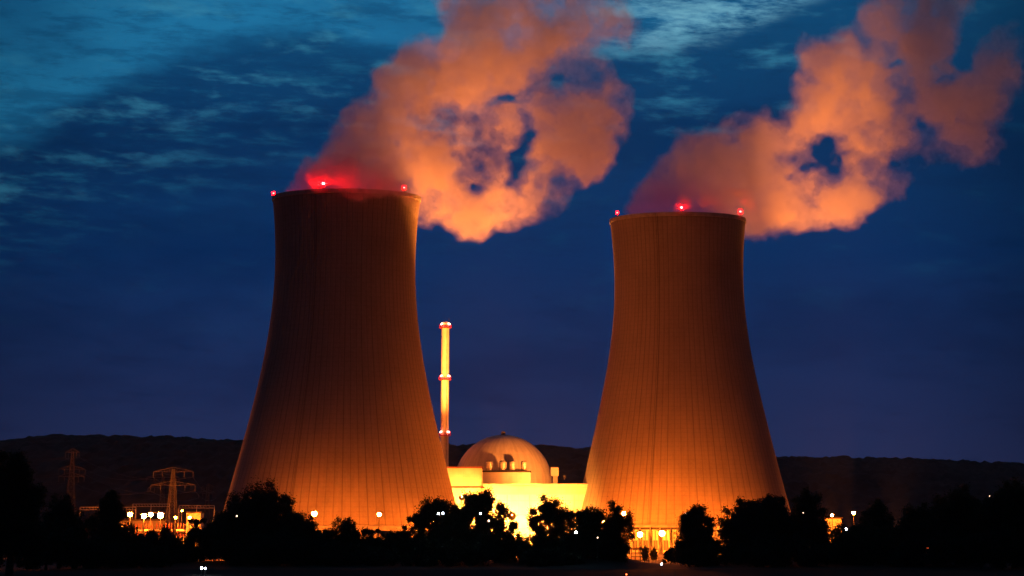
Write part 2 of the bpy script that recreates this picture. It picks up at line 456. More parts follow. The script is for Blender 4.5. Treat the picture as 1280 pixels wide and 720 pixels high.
def flood_mast(x, y, Y, label, mname='sodium', r=.7, group='floodlight masts on the plant yard', ground=0.0, shield=False):
    p = at(x, y, Y)
    t = thing('floodlight_mast', (p.x, Y, ground), label, 'floodlight mast', group)
    h = p.z - ground
    m_ = MB(); m_.tube((0, 0, 0), (0, 0, h - r * .3), .24, .13, 8); m_.build('mast', M['dark_steel'], t)
    hd = MB()
    if shield:      # deep bowl reflector, open towards the hall and the ground
        n0 = len(hd.v); hd.lathe([(r * (1.9 + .1 * k_) * math.cos(a_), r * (1.9 + .1 * k_) * math.sin(a_)) for k_, rg_ in ((0, np.linspace(-.75, 1.5, 9)), (1, np.linspace(1.5, -.75, 9))) for a_ in rg_], 20, close=True)
        q_ = Matrix.Rotation(R(72), 3, 'X')
        hd.v = [tuple(q_ @ Vector(v) + Vector((0, 0, h))) for v in hd.v]
    else:
        hd.lathe([(r * .35, h + r * 1.3), (r * 1.7, h + r * 1.0), (r * 1.9, h + r * .8), (r * 1.8, h + r * .74), (r * .4, h + r * 1.08)], 18, close=True)
    hd.build('lamp_housing', M['dark_steel'], t)
    br = MB()
    for s_ in (-1, 1): br.tube((0, 0, h - r * 1.1), (s_ * r * 1.1, 0, h + r * .55), .06, n=5)
    br.build('bracket', M['dark_steel'], t)
    ball(r, (0, 0, h), 2 if r > .5 else 1).build('lamp_glass', M[mname], t)
    return t
def path_lamp(x, y, Y, label, mname='cold', r=.22, pole=4.0, group='small lamps in front of the trees'):
    p = at(x, y, Y)
    t = thing('path_lamp', (p.x, Y, max(0, p.z - pole) if p.z > pole * .6 else 0), label, 'lamp', group)
    h = p.z - t.location.z
    pm = MB(); pm.tube((0, 0, -t.location.z), (0, 0, h - r), .07, .05, 6); pm.build('pole', M['dark_steel'], t)
    cp = MB(); cp.lathe([(.02, h + r * 1.5), (r * 1.3, h + r * .95), (r * 1.2, h + r * .85), (.02, h + r * 1.2)], 10, close=True)
    cp.build('lamp_hood', M['dark_steel'], t)
    ball(r, (0, 0, h), 1).build('lamp_glass', M[mname], t)
    return t

fm = flood_mast
fm(393, 642, 1068, 'wide sodium floodlight in front of the left tower, beside the big round tree', 'sodium_mid', 1.0)
fm(474, 643, 1075, 'tall sodium floodlight in front of the left tower, above the low hedge', 'sodium_mid', .75)
fm(780, 642, 1085, 'sodium floodlight at the right edge of the two-lobed tree before the right tower', 'sodium', .75)
fm(857, 642, 1020, 'pinkish lamp shining in the crown of the loose tree before the right tower', 'warm_small', .5)
fm(827.5, 666.5, 1150, 'white lamp low down at the foot of the right tower, before the concrete cells', 'sodium', 1.15)
fm(887, 667, 900, 'blue-white lamp between the loose tree and the dense tree on the right', 'cold', .42)
# behind the trees: those that light the hall front
for i, (x, yy) in enumerate([(596, 640), (640, 645), (686, 640)]):
    fm(x, yy, 1212 - 3 * i, ['floodlight before the hall front, behind the tree with gaps', 'floodlight before the white hall front, in the opening between two trees',
                  'floodlight before the hall front, behind the second loose tree'][i], 'sodium_hot', .9, shield=True)
fm(577, 622, 1204, 'floodlight added for the boxy block left of the dome, unseen behind the top of the gappy tree', 'sodium_hot', .6, shield=True)  # unseen lamp added to brighten the boxy block
fm(555, 655, 1100, 'floodlight at the right foot of the left tower, behind the gappy tree', 'sodium', .55)
fm(735, 648, 1130, 'floodlight between the hall and the right tower, behind the two-lobed tree', 'sodium', .8)
fm(800, 668, 1130, 'low floodlight at the foot of the right tower, left of the white lamp', 'sodium', 1.05)
fm(869, 671, 1010, 'low floodlight added to light the yard, unseen behind the trunk of the loose upright tree', 'sodium_mid', .6)  # this and the next are unseen lamps added to brighten the yard
fm(762, 676, 1000, 'low floodlight added to light the yard, unseen behind the two-lobed tree trunk', 'sodium_mid', .6)
fm(868, 660, 1140, 'floodlight at the foot of the right tower, behind the loose tree', 'sodium_dim', .8)
fm(940, 655, 1150, 'floodlight at the right foot of the right tower, behind the dense tree', 'sodium_dim', .8)
fm(330, 655, 1060, 'floodlight at the left foot of the left tower, behind the big round tree', 'sodium_dim', .8)
for x, yy, Y, r, lb in [(318, 655, 1072, 1.0, 'added floodlight aimed at the left tower, hidden low behind the big round tree'),
   (356, 650, 1070, .9, 'added floodlight aimed at the left tower, hidden behind the right side of the big round tree'),
   (545, 650, 1085, 1.0, 'added floodlight aimed at the left tower, hidden behind the left part of the gappy clump'),
   (712, 655, 1180, 1.0, 'added floodlight aimed at the right tower, hidden behind the right of the second loose tree'),
   (752, 650, 1178, 1.1, 'added floodlight aimed at the right tower, hidden behind the two-lobed tree'),
   (868, 652, 1165, .8, 'added floodlight aimed at the right tower, hidden behind the loose upright tree'),
   (935, 655, 1190, .7, 'added floodlight aimed at the right tower, hidden behind the dense crowns')]:
    fm(x, yy, Y, lb, 'sodium_far' if x < 600 else 'sodium', r)  # unseen masts added to light the tower shells
# switchyard on the left
SY = 'floodlights in the switchyard'
for x, yy, Y, mn, r, lb in [
  (133.5, 642, 1240, 'sodium_dim', .8, 'leftmost big lamp of the switchyard row, above the small yellow building'),
  (149, 642, 1270, 'sodium_dim', .55, 'small lamp of the switchyard row, second from its left end'),
  (162.5, 643, 1250, 'sodium_dim', .85, 'round lamp of the switchyard row, third from its left end'),
  (180, 645, 1230, 'sodium', .9, 'left one of the three blazing lamps in the switchyard row'),
  (188.5, 643, 1280, 'sodium', .8, 'middle one of the three blazing lamps in the switchyard row'),
  (200.5, 644, 1260, 'sodium', 1.05, 'biggest and rightmost of the three blazing lamps in the switchyard row'),
  (219.5, 647, 1240, 'sodium_dim', .5, 'lamp just right of the foot of the tall lattice pylon'),
  (227.5, 638.5, 1300, 'sodium_dim', .4, 'highest and smallest lamp right of the tall lattice pylon'),
  (237, 647, 1250, 'sodium_dim', .6, 'lamp before the long low switchyard shed')]:
    fm(x, yy, Y, lb, mn, r * (1.25 if x < 210 else 1.1), SY)
fm(1040, 644, 1300, 'yellow-white floodlight beside the low shed on the right', 'sodium', .6, 'lamps on the right of the plant')
fm(1067, 641, 1300, 'orange floodlight right of the low shed, beyond the trees', 'sodium', .75, 'lamps on the right of the plant')
path_lamp(1057.5, 661.5, 900, 'white lamp low under the right-hand orange floodlight', 'cold', .42)
PL = path_lamp
PL(58, 643, 780, 'faint pinkish lamp in the dark trees at far left, upper of the pair', 'warm_small', .26)
PL(52, 664, 760, 'faint reddish lamp in the dark at far left, lower of the pair', 'red_small', .26)
PL(296, 645, 770, 'faint warm lamp before the big round tree', 'warm_small', .24)
PL(548, 642, 775, 'white lamp at the left of the gappy tree, left of a close pair', 'cold', .26, group='close pair of white lamps')
PL(553.5, 641.5, 775, 'white lamp at the left of the gappy tree, right of a close pair', 'cold', .26, group='close pair of white lamps')
PL(600.5, 642, 775, 'blue-white lamp in the middle of the gappy tree', 'cold', .24)
PL(611, 651, 775, 'dim lamp under the gappy tree', 'warm_small', .3)
PL(720, 665.5, 770, 'white lamp before the left edge of the two-lobed tree', 'cold', .3)
PL(747, 672, 770, 'dim lamp before the middle of the two-lobed tree', 'warm_small', .2)
PL(252, 710, 640, 'left of the two close lamps on the dark bank at lower left', 'cold', .26, 1.2)
PL(256.5, 710.6, 640, 'right of the two close lamps on the dark bank at lower left', 'cold', .22, 1.2)
PL(826.8, 705, 660, 'small low lamp added for a dot of light on the dark bank below the lit yard', 'cold', .22, 1.2)  # added lamp stands in for a reflected dot of light
PL(783, 718, 610, 'reddish lamp at the lower edge beside the bank mound', 'red_small', .18, .8)
PL(1004, 641, 780, 'faint lamp before the right part of the dense tree', 'warm_small', .14)
PL(1110, 677.5, 800, 'orange lamp added for a lit dot low in the dark at right, first of a row of four', 'red_small', .5, 1.5, 'added orange lamps low at right')  # four added lamps stand in for small lit dots
PL(1127, 684, 790, 'orange lamp added for a lit dot low in the dark at right, second of a row of four', 'red_small', .35, 1.5, 'added orange lamps low at right')
PL(1139, 684.5, 790, 'orange lamp added for a lit dot low in the dark at right, third of a row of four', 'red_small', .4, 1.5, 'added orange lamps low at right')
PL(1159, 685.5, 785, 'orange lamp added for a lit dot low in the dark at right, last of a row of four', 'red_small', .35, 1.5, 'added orange lamps low at right')
PL(1237, 620, 900, 'faint lamp high among the dark trees at far right', 'warm_small', .14)

# red obstruction beacons on the rims
def beacon(tower, prof, X, Y, xp, front, label, hot, r):
    rt, zt = prof[-1]
    dxm = (xp - 640) * px_m(Y, zt) - X
    dxm = max(-rt, min(rt, dxm)); dym = -math.sqrt(max(0, rt * rt - dxm * dxm)) * front
    t = thing('warning_beacon', (X + dxm, Y + dym, zt + .3), label, 'beacon', 'red beacons on the tower rims')
    m_ = MB(); m_.tube((0, 0, 0), (0, 0, 1.0), .12, n=6); m_.box((0, 0, .06), (.9, .9, .12)); m_.build('bracket', M['dark_steel'], t)
    k_ = r * 1.7; g_ = MB()
    g_.lathe([(.02, 1.0), (k_ * .8, 1.05), (k_, 1.0 + k_ * .4), (k_, 1.0 + k_ * .7), (.02, 1.0 + k_ * .7)], 18)
    z_ = 1.0 + k_ * .7 + r * 1.1
    g_.lathe([(.02, z_), (k_, z_), (k_, z_ + k_ * .3), (k_ * .8, z_ + k_ * .65), (.02, z_ + k_ * .7)], 18)
    g_.build('halo_lens', M['beacon_halo'], t)  # emissive red drums imitate the halo around the beacon core
    ball(r * .72, (0, 0, (1.0 + k_ * .7 + z_) / 2), 2).build('lamp_glass', M['beacon_hot' if hot else 'beacon'], t)
    return t
beacon(TL, profL, XL, YL, 342.5, .1, 'red beacon on the left end of the left tower rim', False, .45)
beacon(TL, profL, XL, YL, 410.5, 1, 'brightest red beacon, on the front of the left tower rim, glowing in steam', True, .6)
beacon(TL, profL, XL, YL, 507.5, 1, 'red beacon near the right end of the left tower rim', False, .5)
beacon(TR, profR, XR, YR, 770, 1, 'red beacon near the left end of the right tower rim', False, .4)
beacon(TR, profR, XR, YR, 846.5, 1, 'red beacon on the front middle of the right tower rim', True, .5)
beacon(TR, profR, XR, YR, 922, 1, 'red beacon near the right end of the right tower rim', False, .6)

# ------------------------------------------------------------------ plant buildings
def P(x, y, Y): return at(x, y, Y)
def block(name, x0, x1, ytop, Y0, depth, label, cat, wall, parapet=None, z0=0.0, parts=None):
    """box building whose front face stands at Y0; px extents"""
    a = P(x0, ytop, Y0); b = P(x1, ytop, Y0); w = b.x - a.x; h = a.z
    t = thing(name, ((a.x + b.x) / 2, Y0 + depth / 2, 0), label, cat)
    m_ = MB(); m_.box((0, 0, (h + z0) / 2), (w, depth, h - z0)); m_.build('wall', wall, t)
    if parapet:
        p = MB(); p.box((0, 0, h + .25), (w + .8, depth + .8, .7)); p.build('roof', parapet, t)
    return t, w, h
# turbine hall: lit front, with parapet band, windows and doors
Yh = 1235
t, w, h = block('turbine_hall', 556, 740, 606.5, Yh, 34, 'long white hall floodlit before the reactor dome', 'hall', M['wall_white'], M['wall_cream'])
band = MB(); band.box((0, -17.25, h - 2.2), (w + .2, .5, 3.6)); band.build('fascia', M['wall_cream'], t)
for i in range(9):
    x = -w / 2 + 5 + i * (w - 10) / 8
    wd = MB(); wd.box((x, -17.08, 7.5), (3.2, .2, 1.2)); wf = wd.build('window', M['window'], t)
for x in (-14, 9):
    dr = MB(); dr.box((x, -17.1, 2.3), (4.4, .22, 4.6)); dr.build('door', M['steel'], t)
for i in range(6):
    x = -w / 2 + 8 + i * (w - 16) / 5
    pi = MB(); pi.box((x, -17.2, (h - 4.2) / 2), (.6, .42, h - 4.2)); pi.build('pilaster', M['wall_cream'], t)
# switchgear block, bright yellow
t, w, h = block('auxiliary_building', 556.5, 602.5, 584.8, 1222, 18, 'boxy windowless block with dark red eaves, left of the dome', 'building', M['wall_cream'], M['red_trim'], z0=P(580, 607.5, 1222).z)
z1 = P(580, 607.5, 1222).z
lw = MB(); lw.box((0, .6, z1 / 2 - .4), (w - 1.2, 16.4, z1 - .8)); lw.build('base', M['wall_cream'], t)
ld = MB(); ld.box((0, -.1, z1 - .4), (w + 1.0, 18.8, .75)); ld.build('ledge', M['red_trim'], t)
# annex before the dome with a stepped roof
t, w, h = block('dome_annex', 602.8, 663, 590, 1272, 12, 'pale annex built against the front of the reactor dome', 'building', M['wall_cream'], M['roof'])
vent_y = 1272
# round silencers on its roof
for i, (x, r_) in enumerate([(611.5, 4.6), (628.5, 4.8), (640.5, 4.3), (655, 4.0)]):
    p = P(x, 589, 1277); s_ = px_m(1277, 35)
    v = thing('steam_silencer', (p.x, 1277 + (i % 2) * 1.2, p.z + .35), 'round steam silencer on the annex roof, %s' % ['leftmost of four', 'second of four from the left, the largest', 'third of four from the left', 'rightmost of four, nearly dark'][i], 'silencer', 'round silencers on the annex roof')
    r_ *= s_
    b_ = MB(); b_.lathe([(r_ * .8, 0), (r_ * .8, .5), (r_, .9), (r_, 3.4), (r_ * .85, 3.9)], 20); b_.build('drum', M['ins'], v, smooth=False)
    cp = MB(); cp.lathe([(r_ * .86, 3.9), (r_ * .8, 4.25), (r_ * .35, 4.4), (.01, 4.42)], 20); cp.build('cap', M['dark_steel'], v)
    st = MB()
    for sx in (-1, 1): st.box((sx * r_ * .8, -r_ * .8, .45), (.22, .22, .9))
    st.build('support', M['dark_steel'], v)
# reactor building: dome on a drum
Yd = 1312
pc = P(629, 607, Yd); rd = 62 * px_m(Yd, 30)
t = thing('reactor_building', (pc.x, Yd, 0), 'big reactor building with a round pale dome between the towers', 'reactor building')
zc = pc.z
d_ = MB(); d_.lathe([(rd * math.cos(a), zc + rd * math.sin(a) * .985) for a in np.linspace(0, math.pi / 2 - .004, 32)], 96); d_.build('dome', M['dome'], t, smooth=True)
dr = MB(); dr.lathe([(rd + .003, 0), (rd, zc)], 96); dr.build('drum', M['concrete'], t, smooth=True)
rg = MB(); rg.lathe([(rd + .02, zc - .8), (rd + .9, zc - .7), (rd + .9, zc + .1), (rd + .02, zc + .2)], 96); rg.build('gallery', M['dark_concrete'], t)
tp = MB(); tp.tube((0, 0, zc + rd * .98), (0, 0, zc + rd + 1.2), 1.2, .9, 12); tp.build('top_vent', M['dark_steel'], t)
# airlock tower at the dome's right
p0, p1 = P(688.5, 584, 1300), P(698, 584, 1300)
t = thing('stair_tower', ((p0.x + p1.x) / 2, 1300, 0), 'slim concrete stair tower with a wider head, right of the dome', 'stair tower')
ws = p1.x - p0.x
s_ = MB(); s_.box((.3, 0, (p0.z - 4) / 2), (ws * .6, 3, p0.z - 4)); s_.build('shaft', M['concrete'], t)
s_ = MB(); s_.box((0, 0, p0.z - 2.1), (ws, 4, 3.8)); s_.build('head', M['wall_cream'], t)
s_ = MB(); s_.box((0, 0, p0.z), (ws + .4, 4.4, .35)); s_.build('roof', M['roof'], t)
# vent chimney
Yc = 1330
pt = P(556.8, 403, Yc); s1 = px_m(Yc, 110)
t = thing('chimney', (pt.x, Yc, 0), 'slender exhaust chimney with ringed platforms and red lamps beside the left tower', 'chimney')
zt = pt.z
c_ = MB(); c_.lathe([(5.4 * s1, 0), (5.2 * s1, 35), (4.9 * s1, 70), (4.7 * s1, zt), (4.1 * s1, zt), (4.1 * s1, zt - 2)], 40); c_.build('stack', M['chimney'], t, smooth=False)
for i, y in enumerate((407, 472, 542)):
    z = P(556.8, y + 2.5, Yc).z; r0 = 4.75 * s1 + .1
    pf = MB(); pf.lathe([(r0, z - .3), (r0 + 1.15, z - .2), (r0 + 1.15, z + .1), (r0, z + .1)], 32, close=True)
    pf.lathe([(r0 + 1.05, z + 1.0), (r0 + 1.15, z + 1.0), (r0 + 1.15, z + 1.15), (r0 + 1.05, z + 1.15)], 32, close=True)
    for q in range(16):
        a = 2 * math.pi * q / 16; pf.tube(((r0 + 1.1) * math.cos(a), (r0 + 1.1) * math.sin(a), z), ((r0 + 1.1) * math.cos(a), (r0 + 1.1) * math.sin(a), z + 1.1), .05, n=4)
    pfo = pf.build('platform', M['red_paint'], t)
    for a in (-2.25, -.9, .7, 2.4):
        ball(.42, ((r0 + .75) * math.cos(a), (r0 + .75) * math.sin(a), z + 1.7), 1).build('warning_lamp', M['stack_lamp'], t)
for a in (-1.2,):
    lad = MB()
    for o_ in (0, .09): lad.tube(((5.4 * s1 + .3) * math.cos(a + o_), (5.4 * s1 + .3) * math.sin(a + o_), 0), ((4.7 * s1 + .3) * math.cos(a + o_), (4.7 * s1 + .3) * math.sin(a + o_), zt), .08, n=4)
    lad.build('ladder', M['steel'], t)
rod = MB(); rod.tube((4.4 * s1, 0, zt), (4.4 * s1, 0, zt + 2.6), .08, n=5); rod.build('lightning_rod', M['dark_steel'], t)

# concrete fan cells in front of the right tower
for i, (x0, x1) in enumerate([(788, 799.5), (801.5, 812.5), (814.5, 824.5), (826.5, 838.5), (840.5, 851)]):
    Yf = 1175
    a, b = P(x0, 662, Yf), P(x1, 662, Yf); w = b.x - a.x; h = a.z
    t = thing('pump_cell', ((a.x + b.x) / 2, Yf + 4, 0), 'dark-roofed concrete cell at the tower foot, %s' % ['leftmost of five', 'second of five from left', 'left of the white lamp', 'right of the white lamp', 'rightmost, beside the loose tree'][i], 'plant cell', 'row of five concrete cells before the right tower')
    m_ = MB(); m_.box((0, 1, h / 2), (w * .86, 6, h)); m_.build('wall', M['wall_cream'], t)
    m_ = MB(); m_.box((0, 0, h + .45), (w, 8.4, .9)); m_.build('roof', M['roof'], t)
    for q in range(3):
        m_ = MB(); m_.box((-w * .38 + q * w * .38, -3.2, (h - .5) / 2), (.3, .3, h - .5)); m_.build('column', M['dark_concrete'], t)
    m_ = MB(); m_.box((0, -2.05, h * .45), (w * .55, .14, h * .35)); m_.build('louvre', M['dark_steel'], t)
# transformers added in the switchyard to catch lamp light and fill the orange glow
for i, (x, Y) in enumerate([(158, 1275), (173, 1300), (186, 1290), (199, 1310), (211, 1285), (226, 1265)]):
    p = P(x, 654, Y)
    t = thing('added_transformer', (p.x, Y, 0), 'finned block added to fill the switchyard glow, %s' % ['leftmost of six', 'second of six from the left', 'under the left blazing lamps', 'under the biggest blazing lamp', 'left of the tall pylon foot', 'rightmost of six'][i], 'added_transformer', 'transformers added to fill the switchyard glow')
    h = p.z
    m_ = MB(); m_.box((0, 0, h * .3), (4.2, 3.2, h * .6)); m_.build('tank', M['ins'], t)
    m_ = MB()
    for q in range(7): m_.box((-1.8 + q * .6, -2.0, h * .3), (.16, .78, h * .46))
    m_.build('radiator', M['ins'], t)
    m_ = MB(); m_.tube((-1.9, 0, h * .78), (1.9, 0, h * .78), .55, n=12); m_.build('conservator', M['ins'], t)
    for q in (-1, 0, 1):
        m_ = MB(); m_.lathe([(.3, h * .6), (.42, h * .64), (.22, h * .7), (.38, h * .76), (.2, h * .84), (.32, h * .9), (.1, h)], 10, c=(q * 1.3, .9)); m_.build('bushing', M['red_trim'], t)
t, w, h = block('added_fill_wall', 150, 206, 650.5, 1330, 1.2, 'long pale concrete wall added behind the switchyard transformers to catch lamp light', 'wall', M['dark_concrete'], M['roof']); t['kind'] = 'thing'  # wall added as a lit backdrop for the lamp glow
# low platform building and mesh fence in the lit yard
a, b = P(789, 690, 960), P(811, 690, 960)
t = thing('cooling_rack', ((a.x + b.x) / 2, 960, 0), 'low latticed steel rack standing on the lit yard above the bank', 'rack')
w = b.x - a.x; h = 4.6
for q in range(5):
    m_ = MB(); m_.box((-w / 2 + q * w / 4, 0, h / 2), (.28, .28, h)); m_.build('post', M['dark_steel'], t)
m_ = MB()
for q in range(4): m_.box((0, -.2, .8 + q * 1.2), (w, .12, .28))
m_.build('rails', M['dark_steel'], t)
m_ = MB(); m_.box((0, 1.2, h + .15), (w + .5, 3.0, .3)); m_.build('roof', M['red_trim'], t)
a, b = P(770, 700, 905), P(905, 700, 905)
t = thing('mesh_fence', ((a.x + b.x) / 2, 900, 0), 'low mesh fence along the near edge of the lit yard', 'fence')
w = b.x - a.x
for q in range(19):
    m_ = MB(); m_.tube((-w / 2 + q * w / 18, 0, 0), (-w / 2 + q * w / 18, 0, 2.2), .07, n=5); m_.build('post', M['dark_steel'], t)
m_ = MB()
for q in range(5): m_.box((0, 0, .3 + q * .45), (w, .05, .06))
for q in range(int(w / .6)): m_.box((-w / 2 + q * .6, .07, 1.1), (.04, .03, 2.1))
m_.build('mesh_panel', M['dark_steel'], t)
# pipe bridge/wall left of the yard
a, b = P(786, 675, 1100), P(872, 675, 1100)
t = thing('yard_wall', ((a.x + b.x) / 2, 1100, 0), 'low pale wall crossing the lit yard below the cells', 'wall')
m_ = MB(); m_.box((0, 0, 1.0), (b.x - a.x, .5, 2.0)); m_.build('panel', M['wall_cream'], t)
m_ = MB(); m_.box((0, 0, 2.1), (b.x - a.x + .2, .8, .2)); m_.build('coping', M['dark_concrete'], t); t['kind'] = 'thing'
# small buildings
t, w, h = block('switchyard_hut', 134, 151, 656, 1190, 8, 'small yellow-lit hut under the left end of the switchyard lamps', 'hut', M['wall_cream'], M['roof'])
for x in (-1.6, 1.4):
    m_ = MB(); m_.box((x, -4.05, h * .55), (1.1, .12, 1.3)); m_.build('window', M['window'], t)
m_ = MB(); m_.box((0, -4.07, 1.2), (1.2, .12, 2.3)); m_.build('door', M['dark_steel'], t)
t, w, h = block('switchyard_shed', 233, 251, 641, 1310, 14, 'long low lit shed between the tall pylon and the left tower', 'shed', M['wall_cream'], M['roof'])
for q in range(3):
    m_ = MB(); m_.box((-w / 3 + q * w / 3, -7.05, 5), (1.6, .12, 2)); m_.build('window', M['window'], t)
t, w, h = block('yard_shed', 1030, 1052, 648, 1320, 12, 'low shed lit yellow by the lamps on the right', 'shed', M['wall_cream'], M['roof'])
for q in range(3):
    m_ = MB(); m_.box((-w / 3 + q * w / 3, -6.05, 5), (1.4, .12, 1.8)); m_.build('window', M['window'], t)

# ------------------------------------------------------------------ pylons and wires
def pylon(x, ytop, Y, arms, wb, rz, label, th=.10):
    p = P(x, ytop, Y); H = p.z; s = px_m(Y, 30)
    t = thing('lattice_pylon', (p.x, Y, 0), label, 'pylon', 'steel lattice pylons', rz)
    wid = lambda z: wb * (1 - z / H) ** 1.0 + .9
    b_ = MB(); zs = [0]
    while zs[-1] < H - 1.5: zs.append(min(H, zs[-1] + max(1.6, wid(zs[-1]) * .95)))
    cor = lambda z, i: ((-1, 1, 1, -1)[i] * wid(z) / 2, (-1, -1, 1, 1)[i] * wid(z) / 2, z)
    for k in range(len(zs) - 1):
        for i in range(4):
            j = (i + 1) % 4
            b_.tube(cor(zs[k], i), cor(zs[k + 1], i), th, n=4, caps=False)
            b_.tube(cor(zs[k], i), cor(zs[k + 1], j), th * .6, n=3, caps=False)
            b_.tube(cor(zs[k], j), cor(zs[k + 1], i), th * .6, n=3, caps=False)
            b_.tube(cor(zs[k + 1], i), cor(zs[k + 1], j), th * .6, n=3, caps=False)
    b_.build('lattice_body', M['pylon_steel'], t)
    tips = []
    for (y, half) in arms:
        z = P(x, y, Y).z; L = half * s
        a_ = MB()
        for s_ in (-1, 1):
            for q in (-1, 1):
                a_.tube((0, q * wid(z) / 2, z), (s_ * L, 0, z + .3), th * .8, n=4, caps=False)
                a_.tube((0, q * wid(z) / 2, z + 2.2), (s_ * L, 0, z + .3), th * .7, n=4, caps=False)
            for q in range(1, 7):
                f = q / 7; a_.tube((s_ * L * f, 0, z + .3 * f), (s_ * L * (f + .07), 0, z + 2.2 * (1 - f) + .3 * f), th * .5, n=3, caps=False)
            tips.append((s_, L, z))
        a_.build('cross_arm', M['pylon_steel'], t)
        for s_ in (-1, 1):
            for f in (1, .55):
                ins = MB(); ins.tube((s_ * L * f, 0, z), (s_ * L * f, 0, z - 2.4), .16, n=5); ins.build('insulator', M['dark_steel'], t)
    cs, sn = math.cos(rz), math.sin(rz)
    return [(Vector((p.x + s_ * L * cs, Y + s_ * L * sn, z - 2.4))) for s_, L, z in tips]
t1 = pylon(91, 563, 1420, [(566, 9), (587, 17), (596, 16)], 6.5, .35, 'lattice pylon at the left with three cross arms, furthest from the towers')
t2 = pylon(217, 583, 1330, [(590, 26), (607, 29)], 6.0, -.2, 'tallest and brightest lattice pylon with two wide cross arms, right of the blazing lamps', .12)
t3 = pylon(204, 592, 1520, [(597, 20), (610, 18)], 5, .1, 'faint lattice pylon just behind the brightest one', .09)
t4 = pylon(260, 603, 1650, [(609, 8), (617, 11)], 4.5, .3, 'small faint lattice pylon close to the left tower', .09)
def wire(p, q, label, sag=5.0):
    ps = []
    for i in range(15):
        f = i / 14; v = p.lerp(q, f); v.z -= sag * 4 * f * (1 - f); ps.append(v)
    m_ = MB(); m_.path(ps, [.05] * 15, 4)
    tag(m_.build('power_line', M['dark_steel']), label, 'power line', 'cables strung between the pylons')
lv = ['lower', 'middle', 'upper']
names = {0: 'top arm', 1: 'second arm', 2: 'lowest arm'}
for i, (a, b) in enumerate(zip(t1[:4], t2[:4])):
    wire(a, b, 'cable between left and brightest pylons, %s end of the %s' % (['left', 'right'][i % 2], names[i // 2]))
for i, (a, b) in enumerate(zip(t2, t4)):
    wire(a, b, 'cable between brightest and small faint pylons, %s end of the %s' % (['left', 'right'][i % 2], names[i // 2]), 3)
for i in (0, 1, 2, 3, 4, 5):
    wire(t1[i], t1[i] + Vector((-260, -60, 12)), 'cable leaving the left pylon leftwards, %s end of the %s' % (['left', 'right'][i % 2], names[i // 2]), 9)
# switchyard gantries
for i, (x0, x1, y, Y) in enumerate([(100, 170, 634, 1360), (224, 268, 632, 1400), (166, 212, 630, 1440)]):
    a, b = P(x0, y, Y), P(x1, y, Y); w = b.x - a.x; h = a.z
    t = thing('switchyard_gantry', ((a.x + b.x) / 2, Y, 0), ['long steel gantry left of the blazing switchyard lamps', 'steel gantry between the tall pylon and the left tower', 'steel gantry behind the blazing switchyard lamps'][i], 'gantry', 'steel gantries in the switchyard')
    for q in (-1, 0, 1):
        m_ = MB()
        for s_ in (-1, 1): m_.tube((q * w / 2 + s_ * .9, 0, 0), (q * w / 2, 0, h), .16, n=5)
        for k in range(5): m_.tube((q * w / 2 - .9 * (1 - k / 5), 0, k * h / 5), (q * w / 2 + .9 * (1 - (k + 1) / 5), 0, (k + 1) * h / 5), .08, n=4)
        m_.build('post', M['steel'], t)
    m_ = MB(); m_.tube((-w / 2, 0, h), (w / 2, 0, h), .16, n=5); m_.tube((-w / 2, 0, h - 1.2), (w / 2, 0, h - 1.2), .16, n=5)
    for k in range(int(w / 1.5)): m_.tube((-w / 2 + k * 1.5, 0, h), (-w / 2 + k * 1.5 + .75, 0, h - 1.2), .08, n=4)
    m_.build('beam', M['steel'], t)

